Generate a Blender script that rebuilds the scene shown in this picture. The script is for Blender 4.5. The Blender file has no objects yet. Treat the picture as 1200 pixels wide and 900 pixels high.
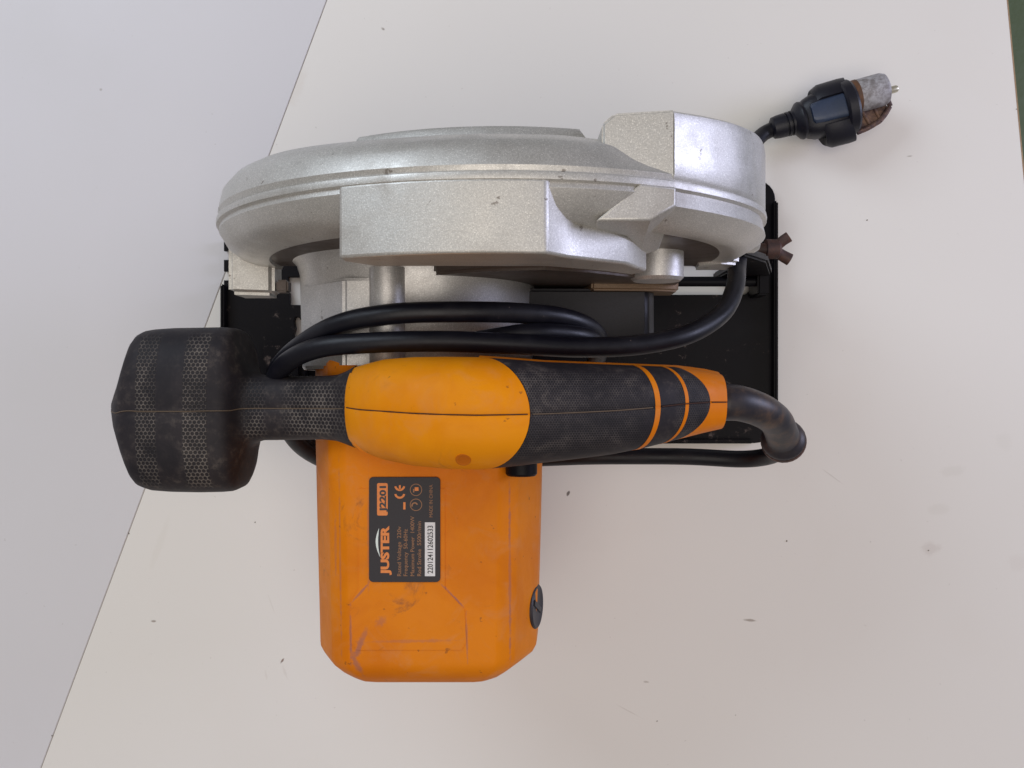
import bpy, bmesh, math, random
from mathutils import Vector, Matrix
random.seed(4)
R = math.radians
D = bpy.data
scn = bpy.context.scene
COL = scn.collection

# ---------------------------------------------------------------- camera, world, lights
H = 0.5                       # lens height above the board
cam_d = D.cameras.new('camera'); cam = D.objects.new('camera', cam_d); COL.objects.link(cam)
cam_d.sensor_width = 36; cam_d.lens = 32.4; cam_d.clip_start = 0.01; cam_d.clip_end = 50
cam.location = (0, 0, H); cam.rotation_euler = (0, 0, 0)
scn.camera = cam

w = D.worlds.new('World'); scn.world = w; w.use_nodes = True
bg = w.node_tree.nodes['Background']; bg.inputs[0].default_value = (1.0, 0.93, 0.88, 1); bg.inputs[1].default_value = 0.19

def area(name, loc, aim, size, power, col, size_y=None):
    l = D.lights.new(name, 'AREA'); l.energy = power; l.color = col
    l.size = size
    if size_y: l.shape = 'RECTANGLE'; l.size_y = size_y
    o = D.objects.new(name, l); COL.objects.link(o); o.location = loc
    o.rotation_euler = (Vector(aim) - Vector(loc)).to_track_quat('-Z', 'Y').to_euler()
    return o
area('window_light', (-0.80, 0.80, 0.85), (-.20, .05, 0), 0.7, 7.6, (0.76, 0.87, 1.0))
area('ceiling_light', (0.00, -0.42, 1.9), (0, -.10, 0), 1.5, 15.0, (1.0, 0.925, 0.84))
area('door_light', (1.3, 0.30, 0.42), (0, 0.05, 0.1), 0.45, 9.0, (0.68, 0.72, 1.0), 0.6)

vs = scn.view_settings; vs.view_transform = 'Standard'; vs.look = 'None'; vs.exposure = 0.10; vs.gamma = 1
try: vs.use_curve_mapping = False
except Exception: pass

# ---------------------------------------------------------------- material helpers
class NT:
    def __init__(s, name):
        s.m = D.materials.new(name); s.m.use_nodes = True; s.t = s.m.node_tree; s.n = s.t.nodes; s.l = s.t.links
        s.b = s.n['Principled BSDF']; s.co = s.n.new('ShaderNodeTexCoord').outputs['Object']
    def add(s, t, **k):
        n = s.n.new(t)
        for a, v in k.items(): setattr(n, a, v)
        return n
    def put(s, sock, v):
        if isinstance(v, bpy.types.NodeSocket): s.l.new(v, sock)
        elif isinstance(v, tuple) and len(v) == 3 and sock.type == 'RGBA': sock.default_value = (*v, 1)
        else: sock.default_value = v
    def noise(s, scale, detail=4, rough=0.55, vec=None, dist=0.0):
        n = s.add('ShaderNodeTexNoise'); s.l.new(vec or s.co, n.inputs['Vector'])
        n.inputs['Scale'].default_value = scale; n.inputs['Detail'].default_value = detail
        n.inputs['Roughness'].default_value = rough; n.inputs['Distortion'].default_value = dist
        return n.outputs['Fac']
    def ramp(s, v, a, b, lo=0.0, hi=1.0):
        n = s.add('ShaderNodeMapRange', interpolation_type='SMOOTHSTEP'); s.put(n.inputs[0], v)
        n.inputs[1].default_value = a; n.inputs[2].default_value = b; n.inputs[3].default_value = lo; n.inputs[4].default_value = hi
        return n.outputs[0]
    def math(s, op, a, b=0.0, c=0.0):
        n = s.add('ShaderNodeMath', operation=op); s.put(n.inputs[0], a); s.put(n.inputs[1], b); s.put(n.inputs[2], c)
        return n.outputs[0]
    def vec(s, op, a, b=(0, 0, 0)):
        n = s.add('ShaderNodeVectorMath', operation=op); s.put(n.inputs[0], a); s.put(n.inputs[1], b)
        return n.outputs['Value'] if op in ('LENGTH', 'DOT_PRODUCT', 'DISTANCE') else n.outputs['Vector']
    def mix(s, f, a, b):
        n = s.add('ShaderNodeMix', data_type='RGBA'); s.put(n.inputs[0], f); s.put(n.inputs[6], a); s.put(n.inputs[7], b)
        return n.outputs[2]
    def xyz(s):
        n = s.add('ShaderNodeSeparateXYZ'); s.l.new(s.co, n.inputs[0]); return n.outputs
    def bump(s, h, dist=0.0002, strength=1.0, normal=None):
        n = s.add('ShaderNodeBump'); s.put(n.inputs['Height'], h)
        n.inputs['Distance'].default_value = dist; n.inputs['Strength'].default_value = strength
        if normal: s.l.new(normal, n.inputs['Normal'])
        return n.outputs['Normal']
    def out(s, col=None, rough=None, metal=None, normal=None, spec=None):
        if col is not None: s.put(s.b.inputs['Base Color'], col)
        if rough is not None: s.put(s.b.inputs['Roughness'], rough)
        if metal is not None: s.put(s.b.inputs['Metallic'], metal)
        if normal is not None: s.l.new(normal, s.b.inputs['Normal'])
        if spec is not None: s.b.inputs['Specular IOR Level'].default_value = spec
        return s.m

def plain(name, col, rough=0.5, metal=0.0, spec=0.5):
    t = NT(name); n = t.noise(900, 3)
    return t.out(t.mix(t.ramp(n, .3, .7, 0, .35), col, tuple(c * .7 for c in col)), rough, metal, t.bump(n, .00004), spec)

def m_cast(name, base=(.57, .555, .525), dirt=(.16, .12, .085), amount=.5, metal=.66):
    t = NT(name)
    grain = t.noise(1700, 2, .7); grain2 = t.noise(700, 3, .7); big = t.noise(14, 5, .6); mid = t.noise(60, 5, .65)
    sp = t.ramp(t.noise(2900, 0, .5), .62, .78)                       # bright flecks of the sand-cast paint
    c = t.mix(t.ramp(grain, .35, .7), tuple(b * .88 for b in base), tuple(min(1, b * 1.08) for b in base))
    c = t.mix(sp, c, tuple(min(1, b * 1.35) for b in base))
    d = t.math('MULTIPLY', t.ramp(big, .46, .70), t.ramp(mid, .40, .66))
    c = t.mix(t.math('MULTIPLY', d, amount), c, dirt)
    chip = t.ramp(t.noise(170, 4, .6), .68, .72)
    c = t.mix(t.math('MULTIPLY', chip, .65), c, (.12, .09, .07))
    return t.out(c, t.ramp(mid, .3, .7, .38, .54), metal, t.bump(t.math('ADD', grain, t.math('MULTIPLY', grain2, .8)),   .00008, .45))

OR_LINES = [(431, 685, 411, 707, 1.6, .8), (411, 705, 411, 780, 1.6, .75), (518, 685, 546, 714, 1.6, .9), (546, 712, 548, 782, 1.4, .6), (597, 560, 598, 790, 1.8, .75), (396, 540, 399, 770, 1.4, .45),
            (415, 775, 430, 735, 3.5, .8), (410, 760, 425, 795, 4, .7), (441, 735, 452, 722, 5, .6), (430, 752, 542, 750, 2.0, .35), (432, 556, 432, 690, 1.6, .5), (391, 600, 391, 680, 2, .4)]
def m_orange(name, c1=(.64, .168, .0025), c2=(.71, .205, .0035), dusty=.32):
    t = NT(name)
    big = t.noise(26, 5, .6, dist=.6); mid = t.noise(75, 6, .65, dist=.8); fine = t.noise(1300, 2)
    c = t.mix(t.ramp(big, .35, .65), c1, c2)
    c = t.mix(t.ramp(mid, .48, .74, 0, dusty), c, (.60, .26, .11))               # pale dusty rubs
    grime = t.math('MULTIPLY', t.ramp(t.noise(48, 6, .7, dist=1.2), .58, .74), t.ramp(t.noise(13, 2), .45, .62))
    c = t.mix(t.math('MULTIPLY', grime, .6), c, (.20, .070, .035))
    wob = t.noise(300, 4, .7); wob2 = t.noise(35, 4, .6)
    for (x0, y0, x1, y1, wd, f) in OR_LINES:
        a = Vector(((x0 - 600) * .3518 / 1080, (450 - y0) * .3518 / 1080)); b = Vector(((x1 - 600) * .3518 / 1080, (450 - y1) * .3518 / 1080)); m_ = (a + b) / 2
        v = t.vec('SUBTRACT', t.co, (m_.x, m_.y, 0)); r = t.add('ShaderNodeVectorRotate', rotation_type='Z_AXIS'); t.put(r.inputs['Vector'], v)
        r.inputs['Angle'].default_value = -math.atan2(b.y - a.y, b.x - a.x)
        sc_ = t.vec('MULTIPLY', r.outputs[0], (2 / (b - a).length, 1 / (wd * .3518 / 1080), 0))
        d = t.math('ADD', t.vec('LENGTH', sc_), t.math('MULTIPLY', t.math('SUBTRACT', wob, .5), 2.2))
        k = t.math('MULTIPLY', t.math('SUBTRACT', 1.0, t.ramp(d, .35, 1.25)), t.ramp(wob2, .30, .60, f * .35, f))
        c = t.mix(k, c, (.33, .13, .10))
    st = t.ramp(t.noise(230, 3, .6), .69, .73)
    c = t.mix(t.math('MULTIPLY', st, .5), c, (.18, .06, .02))
    return t.out(c, t.ramp(mid, .3, .7, .42, .62), 0, t.bump(t.math('ADD', fine, t.math('MULTIPLY', mid, 1.5)), .00006, .6), .14)

def hexdist(t, cell):
    x = t.xyz()
    def part(off):
        fx = t.math('SUBTRACT', t.math('FRACT', t.math('ADD', t.math('DIVIDE', x[0], cell), off + 50)), .5)
        fy = t.math('MULTIPLY', t.math('SUBTRACT', t.math('FRACT', t.math('ADD', t.math('DIVIDE', x[1], cell * 1.732), off + 50)), .5), 1.732)
        return t.math('SQRT', t.math('ADD', t.math('MULTIPLY', fx, fx), t.math('MULTIPLY', fy, fy)))
    return t.math('MINIMUM', part(0), part(.5))

def m_rubber(name, cell, bands, dust=.5, ydust=None):
    t = NT(name)
    hd = hexdist(t, cell); pit = t.ramp(hd, .34, .46)      # 0 in the dimple, 1 on the web
    x = t.xyz()[0]
    mask = None
    for a, b, soft in bands:
        m = t.math('MULTIPLY', t.ramp(x, a - soft, a + soft), t.math('SUBTRACT', 1.0, t.ramp(x, b - soft, b + soft)))
        mask = m if mask is None else t.math('MAXIMUM', mask, m)
    gn = t.add('ShaderNodeNewGeometry'); sn = t.add('ShaderNodeSeparateXYZ'); t.l.new(gn.outputs['Normal'], sn.inputs[0])
    mask = t.math('MULTIPLY', mask, t.ramp(sn.outputs[2], .45, .80))
    n1 = t.noise(45, 6, .65, dist=.5); n2 = t.noise(260, 4, .7); n3 = t.noise(1200, 2)
    c = t.mix(t.ramp(n1, .35, .65), (.014, .0118, .0155), (.027, .022, .025))
    web = t.math('MULTIPLY', t.math('MULTIPLY', pit, mask), t.math('MULTIPLY', t.ramp(n1, .34, .60, .10, dust), t.ramp(n2, .3, .62, .35, 1.0)))
    c = t.mix(t.math('MULTIPLY', t.ramp(n2, .45, .75), t.ramp(n1, .42, .68, .05, .5)), c, (.17, .14, .12))
    c = t.mix(web, c, (.22, .19, .17))
    hole = t.math('MULTIPLY', t.math('SUBTRACT', 1.0, pit), mask)
    c = t.mix(t.math('MULTIPLY', hole, .5), c, (.012, .011, .013))
    h = t.math('MULTIPLY', t.math('MULTIPLY', pit, mask), 1.0)
    nb = t.bump(h, cell * .2, .7); nb = t.bump(n3, .00005, .6, nb)
    return t.out(c, .62, 0, nb, .25)

def m_board(name, base, marks=(), tint=(.60, .56, .50)):
    t = NT(name)
    big = t.noise(2.4, 3, .5); mid = t.noise(9, 4, .6, dist=.4)
    c = t.mix(t.ramp(big, .3, .7), base, tuple(b * .955 for b in base))
    c = t.mix(t.ramp(mid, .5, .8, 0, .20), c, tuple(a * b / .78 for a, b in zip(tint, (base[0],) * 3)))
    wob = t.noise(160, 4, .7)
    c = t.mix(t.math('MULTIPLY', t.ramp(t.noise(420, 2, .5), .745, .77), .2), c, (.25, .20, .16))      # tiny specks
    for (mx, my, rx, ry, ang, f, col) in marks:
        v = t.vec('SUBTRACT', t.co, (mx, my, 0))
        r = t.add('ShaderNodeVectorRotate', rotation_type='Z_AXIS'); t.put(r.inputs['Vector'], v); r.inputs['Angle'].default_value = -R(ang)
        s = t.vec('MULTIPLY', r.outputs[0], (1 / rx, 1 / ry, 0))
        d = t.math('ADD', t.vec('LENGTH', s), t.math('MULTIPLY', t.math('SUBTRACT', wob, .5), 1.6))
        c = t.mix(t.math('MULTIPLY', t.math('SUBTRACT', 1.0, t.ramp(d, .45, 1.15)), f * (.6 if f < .5 else 1)), c, col)
    fine = t.noise(700, 3)
    return t.out(c, t.ramp(mid, .3, .7, .42, .50), 0, t.bump(fine, .00003, .35), .35)

# ---------------------------------------------------------------- mesh helpers
def px(x, y, z):              # photograph coordinates on the level at height z
    k = (H - z) / 1080.0
    return Vector(((x - 600) * k, (450 - y) * k, z))

def link(name, me, mat, parent=None, label=None, cat=None, kind=None, smooth=True, autos=35):
    o = D.objects.new(name, me); COL.objects.link(o)
    if mat: me.materials.append(mat)
    if smooth:
        for p in me.polygons: p.use_smooth = True
        if autos:
            bm = bmesh.new(); bm.from_mesh(me)
            for e in bm.edges:
                if len(e.link_faces) == 2 and e.calc_face_angle(0) > R(autos): e.smooth = False
            bm.to_mesh(me); bm.free()
    if parent: o.parent = parent
    if label: o['label'] = label
    if cat: o['category'] = cat
    if kind: o['kind'] = kind
    return o

def bm_mesh(bm, name):
    bmesh.ops.recalc_face_normals(bm, faces=bm.faces)
    me = D.meshes.new(name); bm.to_mesh(me); bm.free(); return me

def loft(name, rings, mat, parent, caps=True, closed=True, **k):
    bm = bmesh.new(); n = len(rings[0])
    V = [[bm.verts.new(p) for p in r] for r in rings]
    for a, b in zip(V[:-1], V[1:]):
        for i in range(n if closed else n - 1):
            j = (i + 1) % n
            try: bm.faces.new((a[i], a[j], b[j], b[i]))
            except ValueError: pass
    if caps:
        for r in (V[0], V[-1]):
            try: bm.faces.new(r)
            except ValueError: pass
    bmesh.ops.remove_doubles(bm, verts=bm.verts, dist=1e-6)
    return link(name, bm_mesh(bm, name), mat, parent, **k)

def prism(name, pts, lo, hi, axis, mat, parent, bev=0.0006, seg=2, **k):
    """closed outline pts (2-D) extruded between lo and hi along axis ('z': pts are x,y ; 'y': pts are x,z)"""
    bm = bmesh.new()
    f = (lambda p, h: (p[0], p[1], h)) if axis == 'z' else (lambda p, h: (p[0], h, p[1])) if axis == 'y' else (lambda p, h: (h, p[0], p[1]))
    a = [bm.verts.new(f(p, lo)) for p in pts]; b = [bm.verts.new(f(p, hi)) for p in pts]
    bm.faces.new(a); bm.faces.new(b); n = len(pts)
    for i in range(n): bm.faces.new((a[i], a[(i + 1) % n], b[(i + 1) % n], b[i]))
    bmesh.ops.recalc_face_normals(bm, faces=bm.faces)
    if bev:
        es = [e for e in bm.edges if e.calc_face_angle(0) > R(28)]
        bmesh.ops.bevel(bm, geom=es, offset=bev, segments=seg, affect='EDGES', clamp_overlap=True)
    return link(name, bm_mesh(bm, name), mat, parent, **k)

def rrect(cx, cy, w, h, r, n=5):
    o = []
    for sx, sy, a0 in ((1, 1, 0), (-1, 1, 90), (-1, -1, 180), (1, -1, 270)):
        for i in range(n + 1):
            a = R(a0 + 90 * i / n); o.append((cx + sx * (w / 2 - r) + r * math.cos(a), cy + sy * (h / 2 - r) + r * math.sin(a)))
    return o

def box(name, x0, x1, y0, y1, z0, z1, mat, parent, bev=.0008, **k):
    return prism(name, [(x0, y0), (x1, y0), (x1, y1), (x0, y1)], z0, z1, 'z', mat, parent, bev, **k)

def lathe(name, origin, axis, prof, mat, parent, n=40, **k):
    """prof: list of (t along axis, radius)"""
    ax = Vector(axis).normalized(); u = ax.orthogonal().normalized(); v = ax.cross(u); o = Vector(origin)
    rings = [[o + ax * t + (u * math.cos(2 * math.pi * i / n) + v * math.sin(2 * math.pi * i / n)) * max(r, 1e-5) for i in range(n)] for t, r in prof]
    return loft(name, rings, mat, parent, **k)

def catmull(P, n=10):
    P = [Vector(p) for p in P]; Q = [2 * P[0] - P[1]] + P + [2 * P[-1] - P[-2]]; out = []
    for i in range(1, len(Q) - 2):
        a, b, c, d = Q[i - 1:i + 3]
        for k in range(n):
            t = k / n
            out.append(.5 * ((2 * b) + (c - a) * t + (2 * a - 5 * b + 4 * c - d) * t * t + (3 * b - a - 3 * c + d) * t ** 3))
    out.append(P[-1]); return out

def tube(name, pts, rad, mat, parent, n=20, sub=10, **k):
    C = catmull(pts, sub); T = [(C[min(i + 1, len(C) - 1)] - C[max(i - 1, 0)]).normalized() for i in range(len(C))]
    u = T[0].orthogonal().normalized(); rings = []
    for i, c in enumerate(C):
        u = (u - T[i] * u.dot(T[i])).normalized(); v = T[i].cross(u)
        r = rad(i / (len(C) - 1)) if callable(rad) else rad
        rings.append([c + (u * math.cos(2 * math.pi * j / n) + v * math.sin(2 * math.pi * j / n)) * r for j in range(n)])
    return loft(name, rings, mat, parent, **k)

def interp(tab, u, c):
    if u <= tab[0][0]: return tab[0][c]
    for a, b in zip(tab[:-1], tab[1:]):
        if u <= b[0]:
            t = (u - a[0]) / (b[0] - a[0]); return a[c] + (b[c] - a[c]) * t
    return tab[-1][c]
def sm(t): t = max(0, min(1, t)); return t * t * (3 - 2 * t)

# ---------------------------------------------------------------- materials
M_cast = m_cast('cast_aluminium')
M_cast_flat = m_cast('cast_gear_housing', (.56, .545, .53), (.2, .13, .08), .45)
M_cast_shaded_grimy = m_cast('shaded_grimy_casting', (.085, .064, .054), (.04, .020, .014), .95, .3)  # dark brown holds both the dirt and the shade below the guard
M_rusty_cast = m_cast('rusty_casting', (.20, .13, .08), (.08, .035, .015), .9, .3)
M_orange = m_orange('orange_plastic')
M_orange_top = m_orange('lit_orange_plastic', (.74, .235, .003), (.80, .28, .004), .22)  # brighter, yellower copy: stronger light on the handle top put into the colour
M_knob = m_rubber('dimpled_rubber_knob', .00168, [(-.1445, -.1363, .0004), (-.1256, -.1165, .0004), (-.1045, -.0965, .0025), (-.086, -.060, .005)], .70)
M_grip = m_rubber('dimpled_rubber_grip', .00092, [(-.01, .046, .006), (.058, .075, .002)], .26)
M_black = plain('black_painted_steel', (.005, .0045, .007), .45, .0, .14)
M_cord = None
def m_cord():
    t = NT('black_cord_rubber'); n = t.noise(60, 4, .6); f = t.noise(500, 5, .7)
    c = t.mix(t.ramp(n, .4, .7), (.005, .005, .009), (.010, .0095, .014))
    sc = t.math('MULTIPLY', t.ramp(f, .66, .72), t.ramp(n, .50, .62))
    c = t.mix(t.math('MULTIPLY', sc, .5), c, (.35, .27, .24))
    return t.out(c, t.ramp(n, .3, .7, .36, .52), 0, t.bump(f, .00010, .6), .32)
M_cord = m_cord()
def m_steelplate():
    t = NT('worn_black_base_plate'); n = t.noise(38, 6, .7, dist=.6); f = t.noise(160, 5, .7)
    c = t.mix(t.ramp(n, .4, .7), (.005, .0045, .0065), (.011, .009, .010))
    w_ = t.math('MULTIPLY', t.ramp(f, .56, .70), t.ramp(n, .48, .62))
    c = t.mix(t.math('MULTIPLY', w_, .75), c, (.30, .23, .20))
    return t.out(c, t.ramp(n, .3, .7, .34, .5), 0, t.bump(f, .00006, .5), .10)
M_plate = m_steelplate()
def m_sleeve():
    t = NT('dusty_cord_sleeve'); n = t.noise(70, 5, .65)
    x = t.xyz()[0]
    c = t.mix(t.ramp(n, .35, .65), (.016, .014, .022), (.038, .030, .030))
    c = t.mix(t.ramp(n, .48, .68, 0, .6), c, (.12, .065, .038))
    return t.out(c, .45, 0, t.bump(n, .0001, .5), .45)
M_sleeve = m_sleeve()
def m_rust(name, a, b):
    t = NT(name); n = t.noise(190, 5, .7); c = t.mix(t.ramp(n, .35, .65), a, b)
    return t.out(c, .6, .25, t.bump(n, .0002, .7))
M_rust = m_rust('rusty_steel', (.10, .045, .035), (.05, .030, .028))
M_rustpin = m_rust('rusty_clip', (.22, .13, .09), (.06, .035, .04))
M_zinc = m_rust('stained_zinc', (.44, .43, .45), (.20, .18, .18))
M_brass = m_rust('copper_stain', (.16, .07, .03), (.08, .045, .03))
M_pin = plain('nickel_pin', (.60, .56, .44), .35, .7)
M_blade = plain('blade_steel', (.35, .34, .33), .35, .9)
M_plug = plain('plug_rubber', (.008, .008, .015), .42, 0, .35)
M_plugblue = plain('plug_top_rubber', (.030, .045, .085), .38)
M_label = plain('label_black', (.014, .011, .017), .42, 0, .3)
M_lorange = plain('label_orange_print', (.72, .21, .035), .5)
M_lfaint = plain('label_faded_print', (.30, .13, .05), .5)
M_lwhite = plain('label_white_print', (.70, .68, .68), .5)
M_lsilver = plain('label_silver_print', (.45, .50, .50), .35, .4)
M_lblack = plain('label_ink', (.02, .02, .025), .5)
M_dust = plain('dust_in_seam', (.13, .09, .06), .8)
M_dark = plain('dark_seam', (.05, .016, .008), .8)
M_scuff = plain('seam_grime', (.30, .12, .10), .7)
M_cap = plain('grey_black_plastic', (.022, .020, .026), .5)

# ---------------------------------------------------------------- boards and floor
def mk(x, y, rx, ry, a=0, f=.5, c=(.28, .23, .19)):
    p = px(x, y, 0); k = H / 1080.0; return (p.x, p.y, rx * k, ry * k, a, f, c)
marks = [mk(1090, 643, 13, 9, 10, .35, (.42, .34, .30)), mk(1100, 597, 14, 8, 5, .20, (.5, .46, .40)), mk(1117, 552, 16, 7, 8, .22, (.5, .47, .41)),
         mk(1176, 518, 10, 12, 0, .15, (.5, .47, .41)), mk(1192, 660, 12, 12, 0, .16, (.5, .42, .38)), mk(880, 727, 8, 1.6, -6, .75),
         mk(738, 834, 17, .8, -28, .35), mk(975, 558, 16, .8, -36, .35), mk(757, 799, 4, 1.5, -5, .5), mk(666, 578, 1.6, 3.2, -25, .9, (.10, .08, .07)),
         mk(331, 774, 4, 1.4, 55, .9, (.16, .09, .07)), mk(334, 788, 2, 10, 20, .30, (.45, .38, .32)), mk(312, 792, 1.5, 7, 10, .25, (.45, .38, .32)),
         mk(318, 708, 1, 13, 20, .22, (.45, .40, .34)), mk(180, 728, 3, 1.4, 0, .8), mk(449, 34, 3, 1.6, -30, .6), mk(1066, 183, 4, 1, 5, .6),
         mk(345, 100, 12, 30, -20, .28, (.60, .50, .42)), mk(186, 640, 5, 40, -20, .15, (.55, .50, .42)), mk(700, 640, 20, 8, 0, .06, (.5, .45, .4))]
M_board = m_board('cream_laminate', (.765, .732, .695), marks, (.72, .66, .60))
M_side = m_board('cool_white_laminate', (.655, .635, .655), [mk(150, 740, 2.5, 60, 15, .10, (.8, .8, .8)), mk(118, 105, 2, 2, 0, .5)], (.70, .69, .68))

def seam_x(y): return (600 * -1 + 383 - .3722 * y) * H / 1080    # x of the joint at photo row y
def quad(name, pts, z0, z1, mat, label, cat, kind):
    o = prism(name, pts, z0, z1, 'z', mat, None, .0003, 2, label=label, cat=cat, kind=kind, autos=20); return o
def jx(yw): return (383 - .3722 * (450 - yw * 1080 / H) - 600) * H / 1080
def ex(yw): return (1180 + .0952 * (450 - yw * 1080 / H) - 600) * H / 1080
YT, YB = .55, -.62
quad('table_top', [(jx(YB) + .00018, YB), (ex(YB), YB), (ex(YT), YT), (jx(YT) + .00018, YT)], -.018, 0, M_board,
     'cream white laminate table top that carries the orange circular saw', 'table top', None)
quad('side_board', [(-.95, YB), (jx(YB) - .00018, YB), (jx(YT) - .00018, YT), (-.95, YT)], -.018, 0, M_side,
     'cool white laminate board left of the slanting joint, below the dark knob', 'board', None)
t_ = NT('raw_chipboard_edge'); nn = t_.noise(500, 4); M_edge = t_.out(t_.mix(nn, (.22, .13, .07), (.42, .30, .18)), .8)
eb = prism('edge_band', [(ex(YB) + .0001, YB), (ex(YB) + .0009, YB), (ex(YT) + .0009, YT), (ex(YT) + .0001, YT)], -.0178, -.0004, 'z', M_edge, D.objects['table_top'], 0)
t_ = NT('green_floor'); nn = t_.noise(9, 5); n2 = t_.noise(90, 4)
M_floor = t_.out(t_.mix(nn, (.060, .090, .036), (.085, .115, .05)), .6, 0, t_.bump(n2, .001))
bm = bmesh.new(); bmesh.ops.create_grid(bm, x_segments=2, y_segments=2, size=3.0)
fl = link('floor', bm_mesh(bm, 'floor'), M_floor, kind='structure', smooth=False); fl.location.z = -.45
prism('joint_strip', [(jx(YB) - .0002, YB + .001), (jx(YB) + .0002, YB + .001), (jx(YT) + .0002, YT - .001), (jx(YT) - .0002, YT - .001)], -.017, -.0004, 'z', plain('joint_dust', (.33, .29, .25), .9), D.objects['side_board'], 0)
# trestles under the boards
t_ = NT('trestle_wood'); nn = t_.noise(30, 5); M_wood = t_.out(t_.mix(nn, (.25, .15, .08), (.36, .24, .13)), .7)
for nm, xs in (('table_top', (-.10, .22)), ('side_board', (-.88, -.50))):
    for x in xs:
        for y in (-.5, .45): box('leg', x - .02, x + .02, y - .02, y + .02, -.45, -.018, M_wood, D.objects[nm], .002)

# crumbs of dirt on the table
bm = bmesh.new()
spots = [(449, 34), (1003, 610), (1020, 635), (845, 695), (922, 634), (996, 678), (862, 838), (1118, 642), (1014, 733), (666, 578), (151, 625), (98, 766), (61, 862), (273, 674), (299, 612), (1086, 256), (1016, 258), (1196, 191), (1191, 128), (1060, 300), (770, 845), (1082, 641), (1088, 645), (941, 557)]
for x, y in spots[::2]:
    c = px(x, y, 0); r = random.uniform(.00015, .00036); m4 = Matrix.Translation((c.x, c.y, r * .35)) @ Matrix.Rotation(random.random() * 6, 4, 'Z') @ Matrix.Diagonal((r * random.uniform(1, 1.8), r, r * .6, 1))
    bmesh.ops.create_icosphere(bm, subdivisions=1, radius=1, matrix=m4)
link('dirt_crumbs', bm_mesh(bm, 'dirt_crumbs'), plain('dirt', (.10, .07, .05), .9), label='tiny dark crumbs of dirt scattered over the white boards', cat='dirt', kind='stuff')

# ---------------------------------------------------------------- the saw
saw = D.objects.new('circular_saw', None); COL.objects.link(saw)
saw['label'] = 'orange electric circular saw with grey cast guard and dark dimpled handles'; saw['category'] = 'circular saw'

# --- blade guard casting
CX, CZ, GR = -.004, .100, .118
right = catmull([(.0522, .2037, 0), (.0665, .1925, 0), (.0800, .1790, 0), (.0905, .1635, 0), (.0975, .1455, 0), (.1010, .1270, 0), (.1015, .108, 0), (.100, .094, 0)], 4)
def lerp_l(A, B, t): return [(a[0] + (b[0] - a[0]) * t, a[1] + (b[1] - a[1]) * t) for a, b in zip(A, B)]
IN_R = [(-.0300, .0528), (-.0210, .0526), (-.0200, .0506), (-.0130, .0508), (-.0075, .0526), (-.0035, .0556), (-.0005, .0606), (-.0008, .0623)]
IN_C = [(-.045, .0528), (-.0210, .0526), (-.0145, .0510), (-.0110, .0512), (-.0070, .0528), (-.0022, .0556), (0, .0572), (-.0012, .0623)]
LIP = [(.0005, .0629), (.0006, .0640), (.0004, .0651), (-.0010, .0657)]
OU_R = [(-.0004, .0674), (-.0020, .0722), (-.0055, .0765), (-.0110, .0796), (-.0195, .0813), (-.0300, .0818)]
OU_B = [(0, .0676), (0, .0760), (0, .0850), (-.0004, .0874), (-.0020, .0884), (-.030, .0886)]
stations = []
def ang_x(x): return math.degrees(math.acos((x - CX) / GR))
aE = ang_x(.0522)
angs = [184 - i * 3 for i in range(0, 41)] + [aE]
for a in angs:
    P_ = Vector((CX + GR * math.cos(R(a)), CZ + GR * math.sin(R(a)), 0))
    f_ = sm((a - 105) / 45); I = IN_R; O = [(d + .0003 * f_, y + .0032 * f_ * min(1, (y - .066) / .006)) for d, y in OU_R]
    g_ = sm((80 - a) / 17); O = [(d - .0045 * g_ * min(1, (y - .0674) / .004), y) for d, y in O]
    stations.append((P_, I, O))
stations.append((Vector((.0523, .2037, 0)), IN_C, OU_B))
for q in right[1:]: stations.append((Vector((q.x, q.y, 0)), IN_C, [(d, y + (.0030 * min(1, (q.x - .0522) / .035) if y > .075 else 0)) for d, y in OU_B]))
C2 = Vector((CX, CZ - .004, 0)); rings = []
for P_, I, O in stations:
    d = (P_ - C2); L = d.length; d.normalize(); ring = [(C2.x, .0528, C2.y)]
    for dr, y in I + LIP + O: q = P_ + d * dr; ring.append((q.x, y, q.y))
    ring.append((C2.x, .0818, C2.y)); rings.append(ring)
guard = loft('blade_guard', rings, M_cast, saw, autos=29)
bv = guard.modifiers.new('bevel', 'BEVEL'); bv.width = .0009; bv.segments = 3; bv.limit_method = 'ANGLE'; bv.angle_limit = R(32); bv.harden_normals = False
arcp = [(-.0550, .1990)] + [(x, CZ + math.sqrt((GR + .0004) ** 2 - (x - CX) ** 2)) for x in (-.0550, -.048, -.040, -.032, -.024, -.016, -.008, 0, .006, .0107)]
pA = arcp + [(.0180, .2075), (.0385, .1915), (.0480, .1715), (.0440, .1620), (.0330, .1730), (.0120, .1865), (-.0470, .1870)]
pB = arcp + [(.0172, .2080), (.0215, .2010), (.0240, .1900), (.0235, .1870), (.0225, .1865), (.0120, .1865), (-.0470, .1870)]
pd = loft('guard_pad', [[(x, y, z) for x, z in P_] for y, P_ in ((.0400, pA), (.0492, pA), (.0525, lerp_l(pA, pB, .8)), (.0560, pB), (.0632, pB))], M_cast, saw, autos=29)
bv = pd.modifiers.new('bevel', 'BEVEL'); bv.width = .0010; bv.segments = 3; bv.limit_method = 'ANGLE'; bv.angle_limit = R(40)
ch = [(.0288, .0660), (.0528, .0660), (.0528, .0884), (.0330, .0872), (.0290, .0838)]
prism('dust_chute', ch, .120, .2036, 'z', M_cast, saw, .0009, 3)
tp = [(.0262, .0516), (.0404, .0632), (.0527, .0632), (.0527, .0570), (.0440, .0520)]
bt = [(.0300, .0455), (.0412, .0632), (.0527, .0632), (.0527, .0480), (.0460, .0455)]
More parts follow.
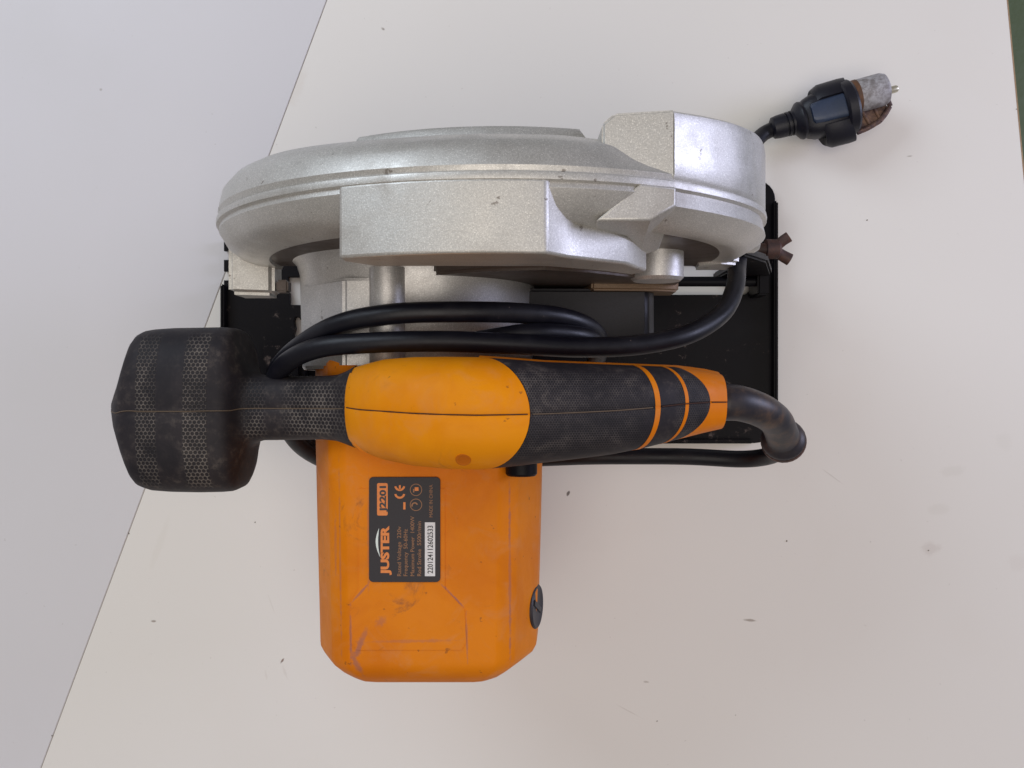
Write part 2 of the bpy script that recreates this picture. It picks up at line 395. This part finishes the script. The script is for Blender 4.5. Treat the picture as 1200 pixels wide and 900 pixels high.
bl = loft('guard_shoulder', [[(x, y, .1700) for x, y in bt], [(x, y, .1880) for x, y in lerp_l(tp, bt, .40)], [(x, y, zz) for (x, y), zz in zip(tp, (.2085, .2102, .2048, .2048, .2075))]], M_cast, saw, autos=20)
bv = bl.modifiers.new('bevel', 'BEVEL'); bv.width = .0009; bv.segments = 3; bv.limit_method = 'ANGLE'; bv.angle_limit = R(30)
wl = [(CX + .0982 * math.cos(R(a)), CZ + .0982 * math.sin(R(a))) for a in range(-3, 184, 6)]
prism('guard_side_wall', wl, .0518, .0545, 'y', M_cast_shaded_grimy, saw, .0004, 2)
# outer face rib of the guard
rr = []
for i in range(25):
    a = R(124 - i * 2.2); c, s = math.cos(a), math.sin(a); e = 1 if 0 < i < 24 else 0
    rr.append([(CX + c * r, y, CZ + s * r) for r, y in ((.084, .080), (.084, .0858 if e else .081), (.0935, .0858 if e else .081), (.0945, .0848 if e else .0808), (.0960, .080))])
loft('guard_rib', rr, M_cast, saw)
# opening wall: small lug, brace and the pressed edge line
prism('guard_lug', [(-.1218, .084), (-.1035, .084), (-.1035, .100), (-.1218, .106)], .0385, .062, 'y', M_cast, saw, .0022, 3)
box('lug_brace', -.1030, -.0978, .0400, .0455, .091, .098, M_cast_shaded_grimy, saw)
# right end: pointed corner of casting and little nub
prism('guard_corner', [(.080, .090), (.0955, .090), (.0965, .110), (.088, .114), (.078, .108)], .0505, .0560, 'y', M_cast, saw, .0016, 3)
lathe('guard_nub', (.1010, .0600, .112), (1, 0, 0), [(-.004, .0050), (.001, .0048), (.0028, .0036), (.0034, 0)], M_cast, saw)

# --- gear case between guard and motor
prism('gear_case', [(-.0100, .1620), (.0120, .1665), (.0300, .158), (.0480, .1430), (.0600, .1370), (.0695, .128), (.0700, .110), (.066, .098), (.052, .088), (.0, .060), (-.040, .062), (-.045, .100), (-.0300, .150)], .0415, .0535, 'y', M_cast_shaded_grimy, saw, .0014, 3)
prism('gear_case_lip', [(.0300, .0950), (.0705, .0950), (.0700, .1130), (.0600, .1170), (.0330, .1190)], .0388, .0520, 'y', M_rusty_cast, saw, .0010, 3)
lathe('screw_boss', (.0570, .0405, .1370), (0, 1, 0), [(0, .0092), (.0012, .0104), (.0140, .0106)], M_cast_flat, saw)
lathe('gear_housing', (-.0405, .0060, .100), (0, 1, 0), [(0, .0485), (.001, .0492), (.0400, .0503), (.0440, .0515), (.0475, .0550)], M_cast_flat, saw, n=96)
for x, z, r in ((-.0474, .1492, .0068),):
    lathe('screw_post', (x, .0035, z), (0, 1, 0), [(0, r * .9), (.001, r), (.0405, r)], M_cast_flat, saw)
prism('housing_fin', [(-.0900, .1000), (-.0850, .1260), (-.0640, .1490), (-.0500, .1500), (-.060, .10)], .006, .0405, 'y', M_cast_flat, saw, .0012)
prism('bearing_bracket', [(.0050, .070), (.0605, .070), (.0605, .1080), (.0570, .1130), (.0050, .1150)], .0140, .0400, 'y', plain('dull_dark_metal', (.024, .023, .028), .45, .2, .3), saw, .0014, 3)

# --- motor housing
MCX, MCZ = -.0344, .100
base = [(0, .0482), (.0300, .0482), (.0372, .0420), (.0466, .0215), (.0480, .0), (.0470, -.0215), (.0375, -.0415), (.0250, -.0470), (0, -.0475)]
ring0 = base + [(-x, z) for x, z in reversed(base[1:-1])]
def chai(P_, q):
    o = []
    for i, a in enumerate(P_):
        b = P_[(i + 1) % len(P_)]; o.append((a[0] + (b[0] - a[0]) * q, a[1] + (b[1] - a[1]) * q)); o.append((a[0] + (b[0] - a[0]) * (1 - q), a[1] + (b[1] - a[1]) * (1 - q)))
    return o
ring0 = chai(chai(ring0, .06), .25)
st = [(.0085, .94, .94), (.0095, .985, .985), (.0085, 1.0, 1.0), (-.02, .998, 1), (-.055, .982, 1), (-.095, .960, 1), (-.1055, .955, 1.0), (-.1072, .952, .996), (-.1097, .925, .985), (-.1130, .845, .930),
      (-.1158, .76, .86), (-.1176, .66, .76), (-.1190, .50, .60), (-.1198, .30, .32), (-.1200, .02, .02)]
st[0], st[1], st[2] = (.0100, .95, .95), (.0095, .985, .985), (.0080, 1.0, 1.0)
loft('motor_housing', [[(MCX + x * sx, y, MCZ + z * sz) for x, z in ring0] for y, sx, sz in st], M_orange, saw, autos=30)
TZ = MCZ + .0482
pan = [px(x, y, TZ) for x, y in ((420, 572), (522, 572), (522, 690), (545, 714), (547, 752), (541, 762), (418, 762), (411, 752), (410, 706), (420, 690))]
prism('raised_panel', [(p.x, p.y) for p in pan], TZ - .002, TZ + .0003, 'z', M_orange, saw, .0002, 2)
# brush cap on the right flank
cn = Vector((.96, 0, .28)).normalized(); cc = Vector((.0090, -.0915, .1205))
lathe('brush_cap', cc - cn * .0007, cn, [(0, .0090), (.0020, .0090), (.0025, .0085), (.0023, .0074), (.0021, .0070), (.0021, 0)], M_cap, saw, n=48)
sl = box('cap_slot', -.0058, .0058, -.0012, .0012, 0, .0012, M_lblack, saw, .0002)
sl.matrix_world = Matrix.Translation(cc + cn * .0007) @ cn.to_track_quat('Z', 'Y').to_matrix().to_4x4() @ Matrix.Rotation(R(62), 4, 'Z')
# lock button and rib under the grip
lb = px(611, 546, .150)
lathe('lock_button', (lb.x, -.018, .150), (0, -1, 0), [(0, .0060), (.0160, .0060), (.0168, .0054), (.0168, 0)], M_black, saw)

# --- rating label
LZ = TZ + .0004
def lpx(x, y): p = px(x, y, LZ); return p.x, p.y
c0 = lpx(432.5, 559); c1 = lpx(516, 682)
lab = prism('rating_label', rrect((c0[0] + c1[0]) / 2, (c0[1] + c1[1]) / 2, c1[0] - c0[0], c0[1] - c1[1], .0016), LZ - .0002, LZ + .0003, 'z', M_label, saw, .0001, 1)
LT = LZ + .0003
def text(s, x, y0, y1, height, mat, name='lettering', bold=0.0, z=LT, font_w=None):
    """letters read upward; x = photo column of the baseline, y0 = bottom row (start), y1 = top row (end), height = cap height in px"""
    cu = D.curves.new('t', 'FONT'); cu.body = s; cu.size = 1; cu.offset = bold; cu.extrude = .02; cu.resolution_u = 3
    o = D.objects.new('t', cu); COL.objects.link(o); dg = bpy.context.evaluated_depsgraph_get()
    me = D.meshes.new_from_object(o.evaluated_get(dg)); D.objects.remove(o); D.curves.remove(cu)
    me.materials.clear()
    xs = [v.co.x for v in me.vertices]; ys = [v.co.y for v in me.vertices]
    k = (H - z) / 1080; L = (y0 - y1) * k; h = height * k
    p = px(x, y0, z)
    sx = L / (max(xs) - min(xs)); sy = h / .70
    for v in me.vertices:
        a = (v.co.x - min(xs)) * sx; b = v.co.y * sy; v.co = (p.x - b, p.y + a, z + .00003 + (v.co.z + .02) * .0012)
    return link(name, me, mat, lab, smooth=False)
text('JUSTER', 455.5, 674, 616, 9.0, M_lorange, bold=.05)
c0 = lpx(442, 566); c1 = lpx(454.5, 604)
prism('model_plate', rrect((c0[0] + c1[0]) / 2, (c0[1] + c1[1]) / 2, c1[0] - c0[0], c0[1] - c1[1], .0006), LT, LT + .00006, 'z', M_lorange, lab, 0)
text('J2201', 452, 600, 569.5, 7, M_lblack, z=LT + .00006, bold=.04)
for i, (s, x, a, b) in enumerate((('Rated Voltage  220v', 470, 675, 617), ('Frequency  50-60Hz', 477.5, 675, 620), ('Maximum Power  1400W', 485.5, 675, 605), ('Rod Stroke  5500r/min', 493.5, 675, 611))):
    text(s, x, a, b, 4.6, M_lfaint)
text('MADE IN CHINA', 507, 606, 568, 4.0, M_lfaint)
c0 = lpx(498, 612); c1 = lpx(510, 675)
prism('serial_plate', [(c0[0], c1[1]), (c1[0], c1[1]), (c1[0], c0[1]), (c0[0], c0[1])], LT, LT + .00006, 'z', M_lwhite, lab, 0)
text('220124112602533', 507.2, 672, 616, 6.2, M_lblack, z=LT + .00006, bold=.012)
def arc_mark(cx, cy, r, wd, a0, a1, mat, name='mark', z=LT):
    k = (H - z) / 1080; c = px(cx, cy, z); bm = bmesh.new(); n = 20; V = []
    for i in range(n + 1):
        a = R(a0 + (a1 - a0) * i / n)
        V.append([bm.verts.new((c.x + math.cos(a) * q * k, c.y + math.sin(a) * q * k, z + .00008)) for q in (r - wd / 2, r + wd / 2)])
    for a, b in zip(V[:-1], V[1:]): bm.faces.new((a[0], a[1], b[1], b[0]))
    return link(name, bm_mesh(bm, name), mat, lab, smooth=False)
def bar_mark(x0, y0, x1, y1, mat, name='mark', z=LT):
    a = px(x0, y0, z); b = px(x1, y1, z)
    return prism(name, [(a.x, b.y), (b.x, b.y), (b.x, a.y), (a.x, a.y)], z + .00002, z + .00008, 'z', mat, lab, 0)
# C and E read upward: arcs open towards the top of the photograph
arc_mark(468.5, 578, 5.2, 2.4, 190, 350, M_lorange, 'ce_mark'); arc_mark(468.5, 569, 5.2, 2.4, 190, 350, M_lorange, 'ce_mark')
bar_mark(467.5, 568.5, 469.7, 573.5, M_lorange, 'ce_mark')
bar_mark(472.6, 588.5, 475.2, 597, M_lorange, 'class_mark')
for cy, fl in ((574, 0), (591.5, 1)):
    arc_mark(487.5, cy, 6.8, .8, 0, 360, M_lfaint, 'symbol_ring')
    if not fl:
        bar_mark(486, cy - 3, 490.5, cy + 1.2, M_lorange, 'symbol_mark'); bar_mark(484, cy - 1, 485.6, cy + 3, M_lfaint, 'symbol_mark')
    else:
        arc_mark(486, cy + 1, 3.2, 1.6, 20, 200, M_lfaint, 'symbol_mark')
# silver swoosh, a crescent
k_ = (H - LT) / 1080; bm = bmesh.new(); V = []
for i in range(17):
    t = i / 16; y = 619 + 34 * t; bow = math.sin(math.pi * t); xo = 444 - 4.5 * bow + 1.5 * t; wv = .15 + 3.2 * bow * (1 - .3 * t)
    V.append([bm.verts.new(px(xo, y, LT) + Vector((0, 0, .00007))), bm.verts.new(px(xo + wv, y, LT) + Vector((0, 0, .00007)))])
for a, b in zip(V[:-1], V[1:]): bm.faces.new((a[0], a[1], b[1], b[0]))
link('swoosh', bm_mesh(bm, 'swoosh'), M_lsilver, lab, smooth=False)

# --- handles (one guiding surface, cut into its coloured parts)
HT = [(403, 431, 520, .1515, .0150), (412, 430, 524, .155, .0170), (425, 426, 531, .1600, .0190), (445, 421, 538, .1655, .0210), (480, 418.5, 545, .1720, .0225), (520, 418, 548.5, .1755, .0230), (560, 418.5, 549.5, .1765, .0230),
      (600, 421, 546, .1755, .0220), (640, 424, 541.5, .1740, .0205), (680, 425.5, 537, .1715, .0195), (720, 427, 532, .1690, .0185), (760, 428.5, 524.5, .1655, .0175), (800, 430, 514.5, .1615, .0158), (830, 434, 507, .1575, .0138), (850, 438.5, 502.5, .1545, .0122)]
NR = 56
# ring angles with a narrow groove at the very top and bottom
phis = []
for i in range(NR):
    phis.append(360 * i / NR)
phis += [90 - .9, 90 + .9]; phis = sorted(set(phis))
def surf(u, phi, tab=HT, n=2.5, off=0.0):
    yt, yb, zc, b = [interp(tab, u, i) for i in (1, 2, 3, 4)]
    k = (H - zc) / 1080; a = (yb - yt) / 2 * k + off; yc = (450 - (yt + yb) / 2) * k; b = b + off
    c, s = math.cos(R(phi)), math.sin(R(phi))
    yy = a * math.copysign(abs(c) ** (2 / n), c); zz = b * math.copysign(abs(s) ** (2 / n), s)
    if phi == 90.0: zz -= .00045
    return Vector(((u - 600) * (H - zc - .75 * b) / 1080, yc + yy, zc + zz)), abs(yy) / max(a, 1e-6)
def hpart(name, ua, ka, ub, kb, mat, n=20, tab=HT, e=2.5, ease=3.0, off=0.0):
    rings = []
    ts = [0, .002] + [i / n for i in range(1, n)] + [.998, 1]
    for t in ts:
        ring = []
        for phi in phis:
            s = abs(math.cos(R(phi))) ** (2 / e)
            q_ = 1 - math.sqrt(max(0, 1 - min(1, s * .995) ** 2)); u0 = ua - ka * q_; u1 = ub - kb * q_; u = u0 + (u1 - u0) * t
            d = (-.0006 if t in (0, 1) else 0) + off
            ring.append(surf(u, phi, tab, e, d)[0])
        rings.append(ring)
    return loft(name, rings, mat, saw, autos=40)
hpart('handle_shell', 406, -6, 621, 58, M_orange_top, 30)
hpart('grip_sleeve', 621, 58, 766, 24, M_grip, 26)
hpart('grip_stripe', 766, 24, 772, 24, M_orange, 3, off=.0001)
hpart('grip_ring', 772, 24, 801, 26, M_grip, 6)
hpart('grip_stripe', 801, 26, 805, 26, M_orange, 3, off=.0001)
hpart('grip_ring', 805, 26, 830, 42, M_grip, 6)
hpart('handle_end_cap', 830, 42, 850, 1, M_orange, 12)
# orange lower shell showing beside the sleeve, and the pedestal that joins handle and motor
lowT = [(a, b - 2.0, c - 2.5, d - .004, e * .9) for a, b, c, d, e in HT]
hpart('handle_lower_shell', 560, 0, 846, 0, M_orange, 18, tab=lowT)
ped = []
for z, g in ((.1400, 1.03), (.1485, 1.0), (.158, .97), (.168, .93)):
    k = (H - .16) / 1080
    ped.append([((x - 600) * k, (450 - y) * k, z) for x, y in rrect(505, 483, 196 * g, 104 * g, 30)])
loft('handle_pedestal', ped, M_orange, saw)
# thumb dimple on the pommel
dp, _ = surf(543, 135.0)
lathe('screw_hole', dp + Vector((0, -.0001, .0000)), (0, -.62, .78), [(-.0020, .0026), (.0003, .0026), (.0004, .0023), (.0002, .0018), (.0002, .0002)], m_orange('shaded_orange_recess', (.42, .10, .004), (.50, .13, .006), .5), saw, n=24)  # darker orange paints the shade inside the shallow hole

KT = [(132.5, 466, 490, .1215, .008), (134, 458, 504, .122, .012), (138, 446, 520, .1225, .0170), (144, 418, 546, .123, .0205), (149, 398, 562, .1235, .0213), (153, 391.5, 568, .1235, .0219), (159, 388, 571, .124, .0225), (168, 386.5, 573.5, .124, .0230), (190, 385, 575, .1245, .0238), (222, 384.5, 575.5, .125, .0242), (250, 384, 575, .125, .0238),
      (262, 385, 574, .125, .0232), (269, 388, 571, .125, .0222), (275, 397, 562, .125, .0205), (280, 412, 545, .1255, .0180), (286, 429, 526, .126, .0160), (291, 437, 518.5, .1268, .0148), (303, 439.5, 515.5, .1285, .0140), (345, 440.5, 515, .134, .0138), (375, 440.5, 514.5, .141, .0138), (392, 439, 516.5, .146, .0142), (404, 434, 521, .1510, .0152), (412, 429, 524, .1535, .0160)]
def kpart(name, ua, ub, ka, kb, mat, n, e):
    rings = []
    for i in range(n + 1):
        t = i / n; ring = []
        for phi in phis:
            s = abs(math.cos(R(phi))) ** (2 / e); u0 = ua + ka * s ** 2.2; u1 = ub + kb * s ** 2.2
            d = -.0006 if i in (0,) and ua > 140 else 0
            ring.append(surf(u0 + (u1 - u0) * t, phi, KT, e, d)[0])
        rings.append(ring)
    return loft(name, rings, mat, saw, autos=50)
kpart('front_knob', 132.5, 412, 0, 0, M_knob, 80, 3.0)
# dust line in the moulding seam
def seamline(u0, u1, tab, e, mat, nn=14):
    pts = [surf(u0 + (u1 - u0) * i / nn, 90.0, tab, e)[0] + Vector((0, 0, .00028)) for i in range(nn + 1)]
    tube('moulding_seam', pts, .00020, mat, saw, 6, 2)
seamline(134, 404, KT, 3.0, M_dust, 40); seamline(408, 618, HT, 2.5, M_dark); seamline(624, 763, HT, 2.5, M_dust); seamline(774, 828, HT, 2.5, M_dark); seamline(832, 849, HT, 2.5, M_dark)

# --- cord sleeve
def srad(t):
    if t < .04: return .0068
    if t < .90: return   .0071 - .0006 * math.sin(t * 3.0)
    return .0074 + .0016 * min(1, (t - .90) / .05)
SL = [px(843, 471, .1520), px(868, 473, .1505), px(892, 481, .145), px(909, 493, .134), px(916, 508, .122), px(918, 516, .114)]
tube('cord_sleeve', SL, srad, M_sleeve, saw, 28, 10, autos=60)
tube('sleeve_ring', [SL[-1] + Vector((0, -.0000, -.0002)), SL[-1] + (SL[-1] - SL[-2]).normalized() * .0022], .0093, M_rust, saw, 28, 3)

# --- power cord wound round the saw
CR = .0039
cord = [SL[-1], px(919, 524, .106), px(902, 534, .090), px(868, 538, .078), px(800, 535, .070), px(700, 535, .060), px(640, 537, .050), px(560, 540, .0445), px(470, 538, .0445), px(405, 535, .050), px(365, 524, .066), px(338, 500, .088), px(322, 470, .106),
        px(322, 440, .1225), px(345, 411, .140), px(395, 381, .1540), px(460, 368, .1605), px(540, 365.5, .1600), px(610, 367, .153), px(662, 373, .144), px(694, 387, .132), px(702, 408, .114), px(690, 440, .090), px(650, 500, .060), px(590, 552, .0445),
        px(500, 556, .0445), px(420, 548, .0475), px(384, 541, .060), px(352, 522, .080), px(330, 490, .101), px(320, 458, .1230), px(333, 428, .1430), px(372, 408, .1550), px(440, 401.5, .1610), px(520, 400, .1630), px(600, 403, .1600), px(680, 407, .1540), px(750, 404, .1480), px(808, 391, .1400),
        px(846, 367, .126), px(861, 338, .112), px(864, 312, .095), px(868, 280, .072), px(873, 240, .052), px(876, 205, .036), px(880, 176, .022), px(892, 159, .014), px(908, 150, .0125)]
tube('power_cord', cord, CR, M_cord, saw, 18, 9, autos=0)
# third strand tucked under the upper loop
tube('cord_tie_end', [px(560, 399, .154), px(610, 391, .1545), px(650, 390, .150), px(690, 396, .140), px(705, 410, .120)], .0036, M_cord, saw, 16, 8, autos=0)

# --- plug lying on the table
plug = D.objects.new('power_plug', None); COL.objects.link(plug); plug.parent = saw
o0 = px(900, 152, .0135); ax = (px(1050, 110.5, .0180) - o0).normalized()
side = ax.cross(Vector((0, 0, 1))).normalized(); upv = side.cross(ax)
kz = (H - .015) / 1080
def along(t): return o0 + ax * (t * kz)
def plathe(name, prof, mat, n=36, **k): return lathe(name, o0, ax, [(t * kz, r * kz) for t, r in prof], mat, plug, n, **k)
plathe('strain_relief', [(4, 9.5), (6, 12.5), (12, 13.5), (20, 13.8), (20.3, 12), (22, 12), (22.3, 14), (25, 14.2), (25.3, 12), (27, 12), (27.3, 14.4), (30, 14.5), (30.3, 12.2), (32, 12.2), (32.4, 15), (40, 15)], M_plug)
plathe('flared_collar', [(30, 14), (36, 21), (38, 22), (41, 21.5), (44, 15)], M_plug)
def pring(t, wy, wz, e=3.0, n=36):
    c = along(t); out = []
    for i in range(n):
        a = 2 * math.pi * i / n; cc_, ss = math.cos(a), math.sin(a)
        out.append(c + side * (wy * kz * math.copysign(abs(cc_) ** (2 / e), cc_)) + upv * (wz * kz * math.copysign(abs(ss) ** (2 / e), ss)))
    return out
loft('plug_body', [pring(38, 17, 15), pring(44, 22, 18), pring(52, 25, 21), pring(70, 27, 22), pring(92, 27, 22), pring(96, 25, 20)], M_plug, plug)
loft('plug_top_face', [[q + upv * (.0063) for q in pring(t, wy, 10.5, 4)] for t, wy in ((47, 9), (49, 12), (60, 13.5), (88, 14.5), (94, 15), (95, 13))], M_plugblue, plug)
# two curved finger wings standing off the body
for sgn, nm in ((-1, 'finger_wing'), (1, 'finger_wing')):
    wr = []
    for i in range(19):
        a = R(-65 + 130 * i / 18); e = .35 + .65 * math.cos(R(-65 + 130 * i / 18) * .9)
        c = along(74 + 3 * math.cos(a * 2)) + side * sgn * math.cos(a) * (35 if sgn < 0 else 40) * kz + upv * math.sin(a) * 25 * kz
        out = (side * sgn * math.cos(a) + upv * math.sin(a)).normalized()
        L = (20 if sgn < 0 else 17) * (.75 + .25 * math.cos(a)) * kz
        inn = 20 * kz
        wr.append([c - ax * L - out * 4 * kz, c - ax * L * .6, c + ax * L * .6 + out * .5 * kz, c + ax * L, c + ax * L - out * 6 * kz, c + ax * L * .2 - out * inn, c - ax * L * .8 - out * inn])
    loft(nm, wr, M_plug, plug, autos=40)
plathe('plug_flange', [(86, 15), (86, 29), (88, 31.5), (97, 32), (100, 30), (100, 18)], M_plug)
# metal cup, its pin and the rusty clip
cup_o = along(98) - side * 9 * kz + upv * .0018
lathe('metal_cup', cup_o, ax, [(0, 10 * kz), (0, 17 * kz), (10 * kz, 19 * kz), (37 * kz, 19 * kz), (42 * kz, 17 * kz), (44 * kz, 13 * kz), (44 * kz, 0)], M_zinc, plug)
lathe('copper_ring', cup_o, ax, [(-2 * kz, 10 * kz), (-2 * kz, 17.5 * kz), (0, 19.2 * kz), (9 * kz, 19.4 * kz), (10 * kz, 18 * kz)], M_brass, plug)
lathe('plug_pin', cup_o + ax * 43 * kz + side * 4.5 * kz + upv * .002, ax, [(0, 4.2 * kz), (9 * kz, 4.2 * kz), (10.5 * kz, 3.2 * kz), (11 * kz, 0)], M_pin, plug, n=20)
def clippt(t, s, h): return along(t) + side * s * kz + upv * h
for (t0, s0, t1, s1, hh, wd) in ((98, 8, 140, 2, .002, 3.2), (98, 31, 126, 25, .000, 3.0), (126, 25, 141, 12, .000, 3.0), (141, 12, 140, 2, .001, 3.0), (110, 7, 116, 28, -.001, 2.0), (124, 6, 128, 22, -.001, 2.0)):
    tube('earth_clip', [clippt(t0, s0, hh), clippt((t0 + t1) / 2, (s0 + s1) / 2 + 1, hh), clippt(t1, s1, hh)], wd * kz, M_rustpin, plug, 10, 5)
pts = [clippt(t, s, -.0016) for t, s in ((98, 6), (139, 3), (139, 12), (125, 24), (98, 30))]
bm = bmesh.new(); a_ = [bm.verts.new(p - upv * .0015) for p in pts]; b_ = [bm.verts.new(p + upv * .0004) for p in pts]
bm.faces.new(a_); bm.faces.new(b_)
for i in range(5): bm.faces.new((a_[i], a_[(i + 1) % 5], b_[(i + 1) % 5], b_[i]))
link('clip_plate', bm_mesh(bm, 'clip_plate'), M_rustpin, plug, smooth=False)

# --- base plate (pressed steel with slots)
BZ0, BZ1 = 0.0005, .0045
def arc(cx, cy, r, a0, a1, n=6): return [(cx + r * math.cos(R(a0 + (a1 - a0) * i / n)), cy + r * math.sin(R(a0 + (a1 - a0) * i / n))) for i in range(n + 1)]
XL, XR, YTp, YBt = -.1550, .1416, .1095, -.0318
outer = [(XL, .0775), (-.137, .0775), (-.137, YTp)] + arc(XR - .010, YTp - .010, .010, 90, 0) + arc(XR - .011, YBt + .011, .011, 0, -90) + [(-.020, YBt), (-.020, -.0225)] + arc(XL + .004, -.0185, .004, 270, 180) + \
    [(XL, .0558)] + arc(XL + .0048, .0582, .0024, -90, 90, 6)[0:] + [(XL, .0606), (XL, .0668)] + arc(XL + .0048, .0692, .0024, -90, 90, 6) + [(XL, .0716)]
holes = [[(-.0960, .0480), (.1215, .0480)] + arc(.1235, .0540, .006, -90, 0)[1:] + [(.1295, .0665)] + [(-.0960, .0690)],
         [(-.1196, .0425), (-.104, .0425), (-.104, .0575), (-.1206, .0575), (-.1206, .0500), (-.1196, .0485)],
         [(-.1170, .0200), (-.104, .0200), (-.104, .0345), (-.1140, .0345), (-.1145, .0358), (-.1165, .0358), (-.1172, .0340), (-.1165, .0300), (-.1175, .0260)],
         ]
cu = D.curves.new('bp', 'CURVE'); cu.dimensions = '2D'; cu.fill_mode = 'BOTH'; cu.extrude = .0016; cu.bevel_depth = .0004; cu.bevel_resolution = 2; cu.offset = -.0004
for poly in [outer] + holes:
    s = cu.splines.new('POLY'); s.points.add(len(poly) - 1); s.use_cyclic_u = True
    for p, q in zip(s.points, poly): p.co = (q[0], q[1], 0, 1)
o = D.objects.new('bp', cu); COL.objects.link(o); dg = bpy.context.evaluated_depsgraph_get()
me = D.meshes.new_from_object(o.evaluated_get(dg)); D.objects.remove(o)
me.materials.clear()
for v in me.vertices: v.co.z += .0025
link('base_plate', me, M_plate, saw, autos=30)
# rims turned up along the edges
box('plate_rim', XR - .0022, XR, YBt + .012, YTp - .012, .0046, .0105, M_plate, saw, .0009)
box('plate_rim', XL, XL + .0020, -.016, .0530, .0046, .0110, M_plate, saw, .0008)
box('plate_rim', .0, XR - .013, YBt, YBt + .0020, .0046, .0088, M_plate, saw, .0008)
lathe('fence_rod', (.020, .0535, .0185), (1, 0, 0), [(0, .0026), (.1070, .0026)], M_black, saw, n=20)
box('rod_bracket', .1270, .1330, .0460, .0620, .0045, .0240, M_plate, saw, .001)
# depth bracket behind the guard right end, and its wing screw
prism('depth_bracket', [(.1080, .0046), (.1330, .0046), (.1330, .028), (.1180, .075), (.1020, .098), (.0960, .094), (.1080, .060)], .0560, .0600, 'y', M_plate, saw, .0010)
box('bevel_bracket', -.1330, -.1090, -.0120, .0230, .0046, .0180, M_plate, saw, .003)
ws = px(896, 292, .035)
lathe('wing_screw', (.1160, ws.y, .035), (1, 0, 0), [(0, .0030), (.0120, .0030), (.0120, .0050), (.0180, .0050), (.0195, .0030), (.0195, 0)], M_rust, saw, n=24)
wingo = D.objects['wing_screw']
tube('screw_wing', [Vector((.1330, ws.y + .001, .035)), Vector((.1360, ws.y + .0038, .036)), Vector((.1392, ws.y + .0060, .037))], lambda t: .0026 + .0002 * t, M_rust, wingo, 14, 5)
tube('screw_wing', [Vector((.1330, ws.y - .001, .035)), Vector((.1365, ws.y - .0030, .034)), Vector((.1405, ws.y - .0052, .034))], lambda t: .0027 + .0004 * t, M_rust, wingo, 14, 5)

# --- blade inside the guard, clear of the table
n = 24; teeth = []
for i in range(n):
    a = 360 / n * i
    for da, r in ((0, .0905), (2.2, .0925), (4.5, .0860), (10, .0880)): teeth.append((CX + r * math.cos(R(a + da)), .100 + r * math.sin(R(a + da))))
prism('saw_blade', teeth, .0590, .0608, 'y', M_blade, saw, 0, smooth=False)
lathe('blade_arbor', (CX, .0455, .0900), (0, 1, 0), [(0, .0105), (.0135, .0105)], M_blade, saw)
